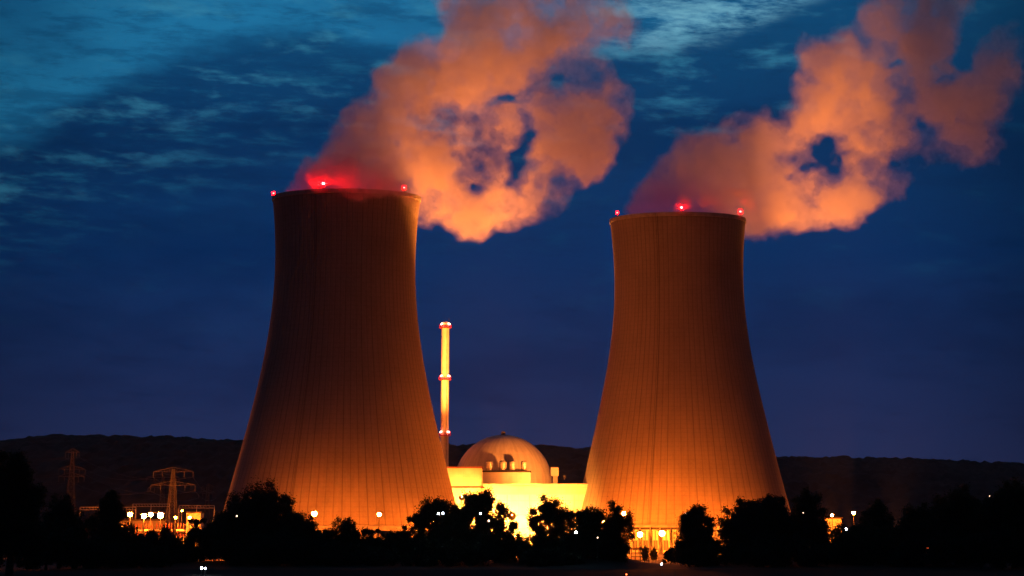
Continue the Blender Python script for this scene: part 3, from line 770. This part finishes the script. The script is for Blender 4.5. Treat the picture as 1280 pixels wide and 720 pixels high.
# ------------------------------------------------------------------ trees
def crown_cloud(rs, H, W, style, nleaf):
    """leaf quads spread in uneven clumps; returns verts, faces, clump centres"""
    ctr = []
    if style == 'round': lobes = [(0, 0, .60, .40, .36), (-.26, .05, .48, .27, .26), (.27, -.05, .50, .27, .27), (.05, .1, .78, .26, .2), (-.1, -.15, .35, .36, .22), (.16, .1, .3, .33, .2)]
    elif style == 'loose': lobes = [(-.02, 0, .76, .24, .18), (-.27, .05, .62, .2, .18), (.27, 0, .62, .21, .18), (.1, .1, .50, .2, .18), (-.18, -.1, .40, .2, .16), (.32, .1, .36, .15, .14), (-.36, 0, .38, .13, .14), (.1, -.1, .84, .11, .12), (0, 0, .28, .34, .16)]
    elif style == 'lobed': lobes = [(-.2, 0, .66, .25, .27), (.24, 0, .70, .22, .25), (-.28, 0, .38, .22, .25), (.28, 0, .40, .22, .24), (.0, .1, .45, .26, .24), (0, 0, .25, .4, .2)]
    elif style == 'tall': lobes = [(0, 0, .80, .2, .18), (-.12, 0, .62, .26, .2), (.14, .1, .58, .26, .2), (0, -.1, .4, .34, .2), (-.2, .1, .28, .28, .16), (.22, 0, .28, .26, .16)]
    else: lobes = [(0, 0, .45, .45, .42), (-.3, 0, .32, .22, .3), (.3, 0, .34, .22, .3)]
    vol = np.array([l[3] ** 2 * l[4] for l in lobes]); vol = vol / vol.sum()
    ncl = {'round': 260, 'loose': 165, 'lobed': 240, 'tall': 170, 'bush': 110}[style]
    cs = []
    for _ in range(ncl):
        l = lobes[rs.choice(len(lobes), p=vol)]
        d = rs.normal(size=3); d /= np.linalg.norm(d); q = rs.rand() ** .42
        q *= 1.0 + .16 * rs.randn() * (q > .8)
        cs.append(((l[0] + d[0] * l[3] * q) * W, (l[1] + d[1] * l[3] * q) * W * .85, (l[2] + d[2] * l[4] * q) * H))
    cs = np.array(cs); cs = cs[cs[:, 2] > .05 * H]
    per = max(6, nleaf // len(cs))
    rad = (.035 + .05 * rs.rand(len(cs))) * (W + H) * .5 * (1.0 if style != 'loose' else .85)
    pos = np.repeat(cs, per, 0) + rs.normal(size=(len(cs) * per, 3)) * np.repeat(rad, per)[:, None] * .6
    n = len(pos); sz = .25 * (.6 + .9 * rs.rand(n))[:, None]
    u = rs.normal(size=(n, 3)); u /= np.linalg.norm(u, axis=1)[:, None]
    w_ = rs.normal(size=(n, 3)); w_ -= (w_ * u).sum(1)[:, None] * u; w_ /= np.linalg.norm(w_, axis=1)[:, None]
    v = np.stack([pos - u * sz, pos + w_ * sz * .55, pos + u * sz, pos - w_ * sz * .55], 1).reshape(-1, 3)
    v[:, 2] = np.maximum(v[:, 2], .1)
    f = np.arange(n * 4).reshape(-1, 4)
    return v, f, cs
def make_tree(seed, H, W, style, leaf='leaf', nleaf=14000):
    rs = np.random.RandomState(seed)
    v, f, cs = crown_cloud(rs, H, W, style, nleaf)
    root = bpy.data.objects.new('broadleaf_tree', None); C.objects.link(root)
    tr = MB(); r0 = .028 * H
    top = Vector((rs.randn() * .2, rs.randn() * .2, H * .7)); fork = Vector((rs.randn() * .2, rs.randn() * .2, H * .28))
    tr.path([Vector((0, 0, -.3)), Vector((.1, 0, H * .12)), fork, fork.lerp(top, .5) + Vector((rs.randn() * .4, rs.randn() * .4, 0)), top], [r0 * 1.25, r0, r0 * .75, r0 * .45, r0 * .12], 8)
    idx = rs.choice(len(cs), min(26, len(cs)), replace=False)
    for i in idx:
        e = Vector(cs[i]); s0 = fork.lerp(top, rs.rand() * .6)
        mid = s0.lerp(e, .5) + Vector((0, 0, .05 * H))
        tr.path([s0, mid, e], [r0 * .35, r0 * .2, r0 * .06], 5)
    tr.build('trunk', M['bark'], root)
    np_mesh('crown', v, f, M[leaf], root)
    return root
protos = {}
def place_tree(x, ytop, wpx, Y, style, seed, label, leaf='leaf', dens=1.0, ground=0.0, name='broadleaf_tree'):
    p = P(x, ytop, Y); W = wpx * px_m(Y, 10); H = p.z - ground
    H /= {'round': .98, 'loose': .96, 'lobed': .96, 'tall': .99, 'bush': .88}[style]
    W /= {'round': 1.06, 'loose': 1.0, 'lobed': 1.0, 'tall': .9, 'bush': 1.05}[style]
    key = (style, seed, round(H / 4), round(W / 6), leaf)
    if key in protos:
        o, h0, w0 = protos[key]; t = copy_tree(o)
        t.scale = (W / w0, W / w0, H / h0)
    else:
        n = int(min(90000, max(1500, 190 * dens * W * H * (.75 if style != 'loose' else .5))))
        t = make_tree(seed, H, W, style, leaf, n); protos[key] = (t, H, W)
    t.name = name
    t.location = (p.x, Y, ground)
    return tag(t, label, 'shrub' if name == 'shrub' else 'tree', 'shrubs on the river bank' if name == 'shrub' else 'trees on the river bank')
pt_ = place_tree
pt_(330, 609, 128, 800, 'round', 11, 'big round dense tree before the foot of the left tower', dens=1.3, leaf='leaf2')
pt_(295, 632, 70, 815, 'round', 12, 'lower dense tree joined to the left side of the big round tree', dens=1.2)
pt_(372, 640, 60, 790, 'round', 13, 'low tree at the right side of the big round tree, beside the wide floodlight', dens=1.1)
pt_(432, 648, 50, 800, 'round', 14, 'small round tree midway between the two floodlights of the left tower', dens=1.1)
pt_(546, 621, 82, 805, 'loose', 21, 'left half of the gappy tree clump between the left tower and the hall', dens=1.25)
pt_(596, 612, 100, 800, 'loose', 22, 'taller gappy tree with yellow light showing through, before the hall', dens=1.25)
pt_(688, 620, 64, 800, 'loose', 23, 'loose tree with gaps right of the white-hot hall opening', dens=1.3)
pt_(752, 628, 86, 795, 'lobed', 31, 'dense tree with two lobes before the left foot of the right tower', dens=1.1, leaf='leaf2')
pt_(870, 627, 56, 805, 'tall', 32, 'loose upright tree right of the lit yard', dens=.95)
pt_(930, 623, 66, 800, 'round', 15, 'left of the three dense crowns before the right foot of the right tower', dens=1.2)
pt_(962, 619, 70, 790, 'round', 16, 'tallest and middle of the three dense crowns right of the right tower foot', dens=1.2, leaf='leaf2')
pt_(1008, 617, 54, 800, 'round', 17, 'right of the three dense crowns, beside the yellow lamp', dens=1.2)
pt_(1094, 622, 46, 805, 'round', 18, 'dense tree right of the orange floodlight', dens=1.2)
pt_(1075, 655, 90, 780, 'bush', 41, 'low spreading tree under the orange floodlight', dens=1.0)
pt_(1150, 634, 80, 790, 'round', 19, 'broad low tree on the far right, left of the tallest right-hand mass', dens=1.2)
pt_(1200, 613, 90, 780, 'round', 11, 'tall dense tree in the dark mass at the far right', dens=1.3, leaf='leaf2')
pt_(1262, 608, 90, 760, 'round', 12, 'dark tree cut by the right edge of the frame', dens=1.3, leaf='leaf2')
pt_(1330, 606, 100, 780, 'round', 13, 'dark tree just beyond the right edge of the frame', dens=1.2, leaf='leaf2')
pt_(20, 560, 76, 640, 'tall', 33, 'tallest dark tree at the left edge of the frame', dens=1.6, leaf='leaf2')
pt_(-50, 575, 110, 660, 'round', 16, 'dark tree just beyond the left edge of the frame', dens=1.3, leaf='leaf2')
pt_(78, 620, 50, 760, 'round', 14, 'dark tree under the left pylon', dens=1.3, leaf='leaf2')
pt_(118, 640, 66, 800, 'loose', 24, 'thin tree with lamp light sparkling through, left of the yellow hut', dens=.7)
pt_(140, 611, 34, 790, 'loose', 25, 'leaning wispy tree standing up before the switchyard lamps', dens=1.6)
pt_(160, 655, 60, 800, 'loose', 26, 'low wispy tree before the yellow hut', dens=.6)
# low growth
def shrub(x, y, w, Y, seed, label, **k): return pt_(x, y, w, Y, 'bush', seed, label, name='shrub', **k)
for x, y, w, Y, s_, lb in [
  (200, 662, 90, 800, 42, 'low dark shrub below the blazing switchyard lamps'), (252, 650, 50, 805, 43, 'dark shrub left of the big round tree'),
  (172, 680, 100, 770, 44, 'flat dark shrub under the wispy trees at left'), (404, 664, 40, 795, 42, 'shrub under the wide floodlight'),
  (470, 663, 50, 800, 43, 'left half of the hedge under the tall floodlight'), (500, 660, 50, 805, 45, 'right half of the hedge under the tall floodlight'),
  (640, 668, 66, 800, 44, 'low shrub in the opening between the gappy tree and the loose tree'), (712, 668, 50, 795, 42, 'shrub between the loose tree and the two-lobed tree'),
  (838, 683, 18, 900, 46, 'small round bush on the lit yard beside the loose tree'), (806, 682, 8, 1050, 47, 'tiny bush on the lit yard, left of two'),
  (817, 684, 9, 1040, 47, 'tiny bush on the lit yard, right of two'), (868, 684, 50, 790, 45, 'shrub under the loose upright tree'),
  (905, 676, 60, 790, 43, 'shrub between the loose upright tree and the dense crowns'), (1050, 668, 60, 790, 44, 'shrub under the yellow lamp on the right'),
  (1125, 660, 60, 800, 42, 'shrub right of the orange floodlight tree'), (60, 655, 80, 740, 43, 'dark shrub at far left under the pylon'),
  (110, 675, 90, 760, 45, 'flat dark shrub below the thin sparkling tree'), (345, 670, 150, 780, 42, 'wide dark shrub below the big round tree'),
  (440, 682, 120, 780, 44, 'wide dark shrub before the small round tree'), (560, 676, 120, 780, 43, 'wide dark shrub below the gappy tree'),
  (690, 685, 90, 780, 45, 'wide dark shrub below the loose tree'), (980, 672, 120, 775, 44, 'wide dark shrub below the three dense crowns'),
  (1170, 668, 130, 770, 43, 'wide dark shrub below the far right trees'), (1250, 660, 90, 750, 42, 'dark shrub at the right edge')]:
    shrub(x, y, w, Y, s_, lb, leaf='leaf2')

# ------------------------------------------------------------------ steam
def vnoise(shape, cell, rs):
    """smooth value noise on a grid, cell in voxels"""
    out = rs.rand(*[int(math.ceil(s / cell)) + 3 for s in shape]).astype(np.float32)
    for ax, s in enumerate(shape):
        t = np.arange(s) / cell; i = np.floor(t).astype(int); f = (t - i).astype(np.float32); f = f * f * (3 - 2 * f)
        sh = [1, 1, 1]; sh[ax] = s; f = f.reshape(sh)
        out = np.take(out, i, ax) * (1 - f) + np.take(out, i + 1, ax) * f
    return out
def fbm(shape, cell, rs, octs=4, gain=.55):
    r = 0; a = 1; tot = 0
    for _ in range(octs):
        r = r + a * vnoise(shape, cell, rs); tot += a; a *= gain; cell = max(1.6, cell / 2.03)
    return r / tot
def surface_nets(F, iso):
    """naive surface nets: F > iso is inside; returns verts (grid coords), quads"""
    F = F.copy(); F[0] = F[-1] = iso - 1; F[:, 0] = F[:, -1] = iso - 1; F[:, :, 0] = F[:, :, -1] = iso - 1
    G = F - iso; S = G > 0; nx, ny, nz = S.shape
    cnt = np.zeros((nx - 1, ny - 1, nz - 1), np.float32); acc = np.zeros((nx - 1, ny - 1, nz - 1, 3), np.float32)
    cor = [(i, j, k) for i in (0, 1) for j in (0, 1) for k in (0, 1)]
    sl = lambda c: tuple(slice(c[d], (nx, ny, nz)[d] - 1 + c[d]) for d in range(3))
    for a in range(8):
        for b in range(a + 1, 8):
            ca, cb = cor[a], cor[b]
            if sum(abs(p - q) for p, q in zip(ca, cb)) != 1: continue
            ga, gb = G[sl(ca)], G[sl(cb)]; x = (ga > 0) != (gb > 0)
            t = np.where(x, ga / np.where(x, ga - gb, 1), 0)
            for d in range(3): acc[..., d] += np.where(x, ca[d] + t * (cb[d] - ca[d]), 0)
            cnt += x
    act = cnt > 0; idx = -np.ones(act.shape, np.int64); idx[act] = np.arange(act.sum())
    ii = np.argwhere(act); V = ii + acc[act] / cnt[act][:, None]
    Q = []
    for d in range(3):
        e = [0, 0, 0]; e[d] = 1; u, w = [(1, 2), (2, 0), (0, 1)][d]
        A = S[tuple(slice(0, n - e[q]) for q, n in enumerate(S.shape))]; B = S[tuple(slice(e[q], n) for q, n in enumerate(S.shape))]
        X = np.argwhere(A != B)
        X = X[(X[:, u] > 0) & (X[:, w] > 0) & (X[:, u] < S.shape[u] - 1) & (X[:, w] < S.shape[w] - 1)]
        fl = A[tuple(X.T)]
        def g(du, dw):
            Y_ = X.copy(); Y_[:, u] -= du; Y_[:, w] -= dw; return idx[tuple(Y_.T)]
        q = np.stack([g(1, 1), g(0, 1), g(0, 0), g(1, 0)], 1)
        q[~fl] = q[~fl][:, ::-1]; Q.append(q)
    return V, np.concatenate(Q)
def vol_mat(name, dens, col=(.97, .95, .94), aniso=.0):
    m = bpy.data.materials.new(name); m.use_nodes = True; nt = m.node_tree; nt.nodes.clear()
    out = nt.nodes.new('ShaderNodeOutputMaterial'); pv = nt.nodes.new('ShaderNodeVolumePrincipled')
    pv.inputs['Color'].default_value = (*col, 1); pv.inputs['Density'].default_value = dens; pv.inputs['Anisotropy'].default_value = aniso
    nt.links.new(pv.outputs[0], out.inputs['Volume'])
    return m
def plume(name, puffs, holes, Y, seed, label, layers, vox=2.0, drift=.0, grow=1.0, fade=1e9):
    """puffs (x, y, r[, depth]) in pixels on the plume's own vertical plane; built as real 3D puffs"""
    rs = np.random.RandomState(seed)
    P_ = np.array([(a[0], a[1], a[2], (a[3] if len(a) > 3 else 0)) for a in puffs], np.float32)
    P_[:, 2] *= grow
    x0, x1 = (P_[:, 0] - P_[:, 2]).min() - 14, (P_[:, 0] + P_[:, 2]).max() + 14
    y0, y1 = (P_[:, 1] - P_[:, 2]).min() - 14, (P_[:, 1] + P_[:, 2]).max() + 14
    D = (np.abs(P_[:, 3]) + P_[:, 2]).max() + 14
    gx, gy, gz = np.arange(x0, x1, vox), np.arange(y0, y1, vox), np.arange(-D, D, vox * 1.15)
    X, Y_, Z = np.meshgrid(gx, gy, gz, indexing='ij'); X = X.astype(np.float32); Y_ = Y_.astype(np.float32); Z = Z.astype(np.float32)
    sh = X.shape
    wx = (fbm(sh, 26, rs, 3) - .5) * 34; wy = (fbm(sh, 26, rs, 3) - .5) * 34; 
    A = np.zeros(sh, np.float32)
    wx += (fbm(sh, 11, rs, 3, .6) - .5) * 30; wy += (fbm(sh, 11, rs, 3, .6) - .5) * 30
    Xw, Yw = X + wx, Y_ + wy
    del wx, wy
    for (px, py, pr, pd) in P_:
        lo = [max(0, int((px - pr * 1.4 - 20 - x0) / vox)), max(0, int((py - pr * 1.4 - 20 - y0) / vox))]
        hi = [int((px + pr * 1.4 + 20 - x0) / vox) + 1, int((py + pr * 1.4 + 20 - y0) / vox) + 1]
        s_ = (slice(lo[0], hi[0]), slice(lo[1], hi[1]))
        d = np.sqrt((Xw[s_] - px) ** 2 + (Yw[s_] - py) ** 2 + ((Z[s_] - pd) * 1.1) ** 2) / pr
        A[s_] += np.clip(1 - (d / 1.3) ** 2, 0, 1) ** 2 * (1.1 if px < fade else .62)
    A = 1.15 * (1 - np.exp(-A))
    Xw += (fbm(sh, 9, rs, 3, .6) - .5) * 26; Yw += (fbm(sh, 9, rs, 3, .6) - .5) * 26
    for (hx, hy, ha, hb, rot, st) in holes:
        c, s = math.cos(rot), math.sin(rot)
        uu = ((Xw - hx) * c + (Yw - hy) * s) / ha; vv = (-(Xw - hx) * s + (Yw - hy) * c) / hb
        A -= st * np.exp(-(uu * uu + vv * vv))
    del Xw, Yw
    n = fbm(sh, 26, rs, 6, .66)
    bil = np.abs(2 * fbm(sh, 13, rs, 4, .6) - 1)
    gate = np.clip(A * 2.4, 0, 1) ** .8
    A += ((n - .5) * 2.3 - (bil - .15) * .85) * gate - (1 - gate) * .5
    root = None
    for li, (iso, dens, pn) in enumerate(layers):
        V, Q = surface_nets(A, iso)
        # drop specks
        vx = x0 + V[:, 0] * vox; vy = y0 + V[:, 1] * vox; vz = -D + V[:, 2] * vox * 1.15
        pm = px_m(Y, 150)
        a, b = (vx - 640) / F_PX, (CY - vy) / F_PX
        dy_ = _fw[1] + b * _up[1]; dz_ = _fw[2] + b * _up[2]; s = Y / dy_
        W = np.stack([a * s, np.full_like(a, Y) + vz * pm + drift * (vx - x0) * pm, CAM_H + dz_ * s], 1)
        o = np_mesh(name if li == 0 else pn, W, Q, vol_mat(pn, dens), root, smooth=True)
        if li == 0: root = o
        else: pass
    return tag(root, label, 'steam', 'steam plumes drifting from the cooling towers', 'stuff')

LAY = [(.24, .005, 'thin_steam'), (.42, .008, 'light_steam'), (.60, .016, 'middle_steam'), (.80, .038, 'dense_steam')]
pl1 = [ # left plume: at the mouth
 (411, 226, 22, -122), (413, 220, 20, -108), (408, 230, 18, -118), (395, 240, 22), (372, 246, 14), (352, 247, 7), (385, 226, 18), (425, 232, 34), (405, 215, 24), (460, 235, 38), (495, 240, 34), (480, 210, 46), (435, 190, 34), (512, 262, 14, -28),
 (458, 244, 28, -138), (444, 236, 26, -128), (482, 244, 22, -138), (468, 255, 19, -142), (492, 246, 20, -130), (506, 254, 20, -118), (517, 264, 18, -96), (524, 270, 16, -70), (430, 238, 22, -60), (470, 240, 30, -55), (400, 240, 20, -30),
 (400, 205, 26), (388, 222, 22), (440, 215, 36, -30), (415, 228, 28, -50), (490, 225, 40, -30), (420, 195, 36), (408, 215, 34), (440, 168, 38), (395, 235, 28), (430, 205, 44), (375, 238, 18), (455, 190, 44), (470, 225, 44), (452, 150, 30), (490, 100, 30),
 (470, 155, 42), (505, 180, 52), (540, 232, 42), (535, 262, 30), (560, 265, 32), (590, 266, 30), (622, 260, 32), (655, 250, 32), (685, 230, 34), (575, 245, 36), (610, 235, 36), (640, 225, 34), (700, 200, 44), (735, 165, 44), (545, 215, 44), (670, 190, 44),
 (515, 115, 48), (535, 80, 46), (560, 130, 56), (570, 180, 44), (600, 60, 58), (600, 15, 52), (615, 100, 54), (618, 205, 34), (625, 165, 36),
 (650, 25, 62), (665, 75, 52), (690, 120, 44), (700, 165, 40), (712, 195, 32), (740, 185, 30), (745, 140, 42), (755, 100, 42), (720, 40, 58), (760, 30, 44), (640, -30, 70), (720, -30, 70), (775, 5, 36), (590, -30, 50)]
ho1 = [(652, 186, 9, 24, .25, 1.0), (640, 222, 9, 8, 0, .4), (592, 228, 13, 7, .5, .95), (568, 198, 9, 5, .3, .6), (628, 120, 16, 7, -.2, .75), (660, 112, 14, 6, -.2, .6), (705, 100, 20, 12, 0, .5), (775, 75, 18, 26, 0, .4), (672, 160, 12, 9, -.6, .6), (755, 60, 14, 10, 0, .4), (560, 140, 10, 7, 0, .3), (610, 190, 9, 6, 0, .3)]
plume('steam_plume', pl1, ho1, YL + 6, 5, 'large orange steam plume drifting up right from the left tower', LAY, drift=.12)
pl2 = [(847, 258, 12, -118), (857, 255, 13, -112), (924, 264, 11, -74), (912, 261, 12, -96), (885, 262, 12, -112), (800, 266, 18), (783, 268, 8), (820, 240, 22), (835, 255, 26), (860, 245, 32), (848, 220, 22), (890, 235, 38), (885, 200, 30), (915, 190, 38), (925, 235, 38), (940, 165, 26), (945, 270, 28), (965, 262, 30), (985, 262, 28), (960, 215, 36),
 (1020, 258, 28), (1050, 250, 27), (1078, 240, 25), (1100, 225, 24), (1122, 215, 20), (1005, 225, 28), (1000, 165, 30), (1030, 135, 36), (1050, 100, 38), (1040, 72, 24), (1070, 145, 36), (1085, 105, 38), (1075, 190, 26), (1100, 170, 32),
 (1125, 150, 32), (1150, 190, 24), (1180, 185, 22), (1210, 165, 26), (1165, 140, 30), (1150, 95, 32), (1165, 60, 34), (1130, 30, 38), (1160, 10, 46), (1180, -30, 50), (1130, -20, 40), (1200, 110, 32), (1235, 90, 30), (1245, 130, 28), (1232, 160, 20), (1145, 60, 32), (1110, 75, 26), (1175, 85, 30), (1190, 140, 30), (1205, 30, 26), (1100, 20, 26), (870, 215, 34), (830, 225, 24), (845, 245, 30), (800, 258, 20), (865, 185, 22), (1020, 60, 24), (1055, 60, 26), (1100, 130, 30), (1220, 130, 34), (1262, 75, 26), (1270, 40, 24), (1262, 110, 30), (1252, 60, 28), (1262, 150, 22), (1235, 185, 20)]
ho2 = [(1030, 180, 8, 19, .55, 1.15), (1004, 212, 9, 6, -.6, 1.0), (1056, 192, 9, 10, 0, .6), (1128, 76, 15, 8, .2, .7), (1192, 88, 11, 8, .3, .5), (1133, 118, 12, 10, 0, .3), (1172, 152, 12, 11, 0, .55), (1215, 65, 14, 14, 0, .5), (1130, 190, 12, 7, 0, .5), (1225, 30, 18, 22, 0, .5)]
LAY2 = [(.22, .005, 'thin_steam'), (.40, .007, 'light_steam'), (.60, .013, 'middle_steam'), (.80, .028, 'dense_steam')]
plume('steam_plume', pl2, ho2, YR + 6, 9, 'thinner steam plume trailing to the upper right from the right tower', LAY2, drift=.12, grow=1.32, fade=1088)

# ------------------------------------------------------------------ unseen upward floodlights, most of them added to light the steam
def uplight(x, Y, tx, ty, TY, power, label, cone=34, z=9.0, z0=0.0):
    a = Vector(((x - 640) * px_m(Y, 5), Y, z)); b = P(tx, ty, TY); d = (b - a).normalized()
    t = thing('unseen_uplight', (a.x, a.y, 0), label, 'floodlight', 'unseen upward floodlights on the plant')
    m_ = MB(); m_.tube((0, 0, z0), (0, 0, z - .7), .2, .14, 8); m_.build('mast', M['steel'], t)
    c0 = Vector((0, 0, z))
    h = MB(); h.tube(c0 - d * .9, c0 - d * .1, .35, .75, 14); h.build('lamp_housing', M['dark_steel'], t)
    gl = MB(); gl.tube(c0 - d * .095, c0 - d * .05, .66, .66, 14); gl.build('lamp_glass', M['sodium_dim'], t)
    ld_ = bpy.data.lights.new('flood', 'SPOT'); ld_.energy = power; ld_.color = SODW; ld_.spot_size = R(cone); ld_.spot_blend = .8; ld_.shadow_soft_size = .6
    lo = bpy.data.objects.new('flood', ld_); C.objects.link(lo); lo.parent = t; lo.location = c0 + d * .1
    lo.rotation_euler = d.to_track_quat('-Z', 'Y').to_euler()
PW = 5e6
uplight(645, 1192, 590, 262, YL + 6, PW * 1.5, 'upward floodlight added for the steam, on the yard before the hall, between the loose trees', 31)
uplight(655, 1395, 610, 200, YL + 6, PW * .5, 'upward floodlight added for the steam, standing behind the reactor dome', 44)
uplight(715, 1380, 690, 130, YL + 6, PW * .4, 'upward floodlight added for the steam, behind the hall, between dome and right tower', 44)
uplight(585, 1150, 470, 215, YL + 6, PW * .07, 'upward floodlight added before the boxy block for the steam at the left tower mouth', 20)
uplight(706, 1243, 650, 585, 1300, 4.2e5, 'floodlight added on the hall roof, aimed at the dome', 70, 34.6, 33.2)  # roof lamp added to brighten the dome's right side
uplight(566, 1250, 556.8, 450, 1330, 3.2e6, 'upward floodlight on the hall roof behind the boxy block, aimed at the chimney', 30, 35.5, 33.7)
uplight(1062, 1195, 1030, 255, YR + 6, PW * 1.0, 'upward floodlight added for the steam, right of the dense crowns, beside the right tower', 23)
uplight(738, 1390, 865, 210, YR + 6, PW * .25, 'upward floodlight added behind the right tower for the steam at its mouth', 26)
uplight(1040, 1400, 1000, 225, YR + 6, PW * .45, 'upward floodlight added for the steam, beyond the right tower, its near side', 40)
uplight(1120, 1400, 1130, 120, YR + 6, PW * .3, 'upward floodlight added for the steam, beyond the right tower, farther out', 44)
# ------------------------------------------------------------------ damp evening air over the valley
HAZE = 1.3e-5
hz = MB(); hz.box((0, 2650, 158), (11400, 6300, 318))
hm = vol_mat('evening_haze', HAZE, (.9, .92, .95), .3)
tag(hz.build('haze', hm), 'thin evening haze filling the valley', 'haze', None, 'stuff')
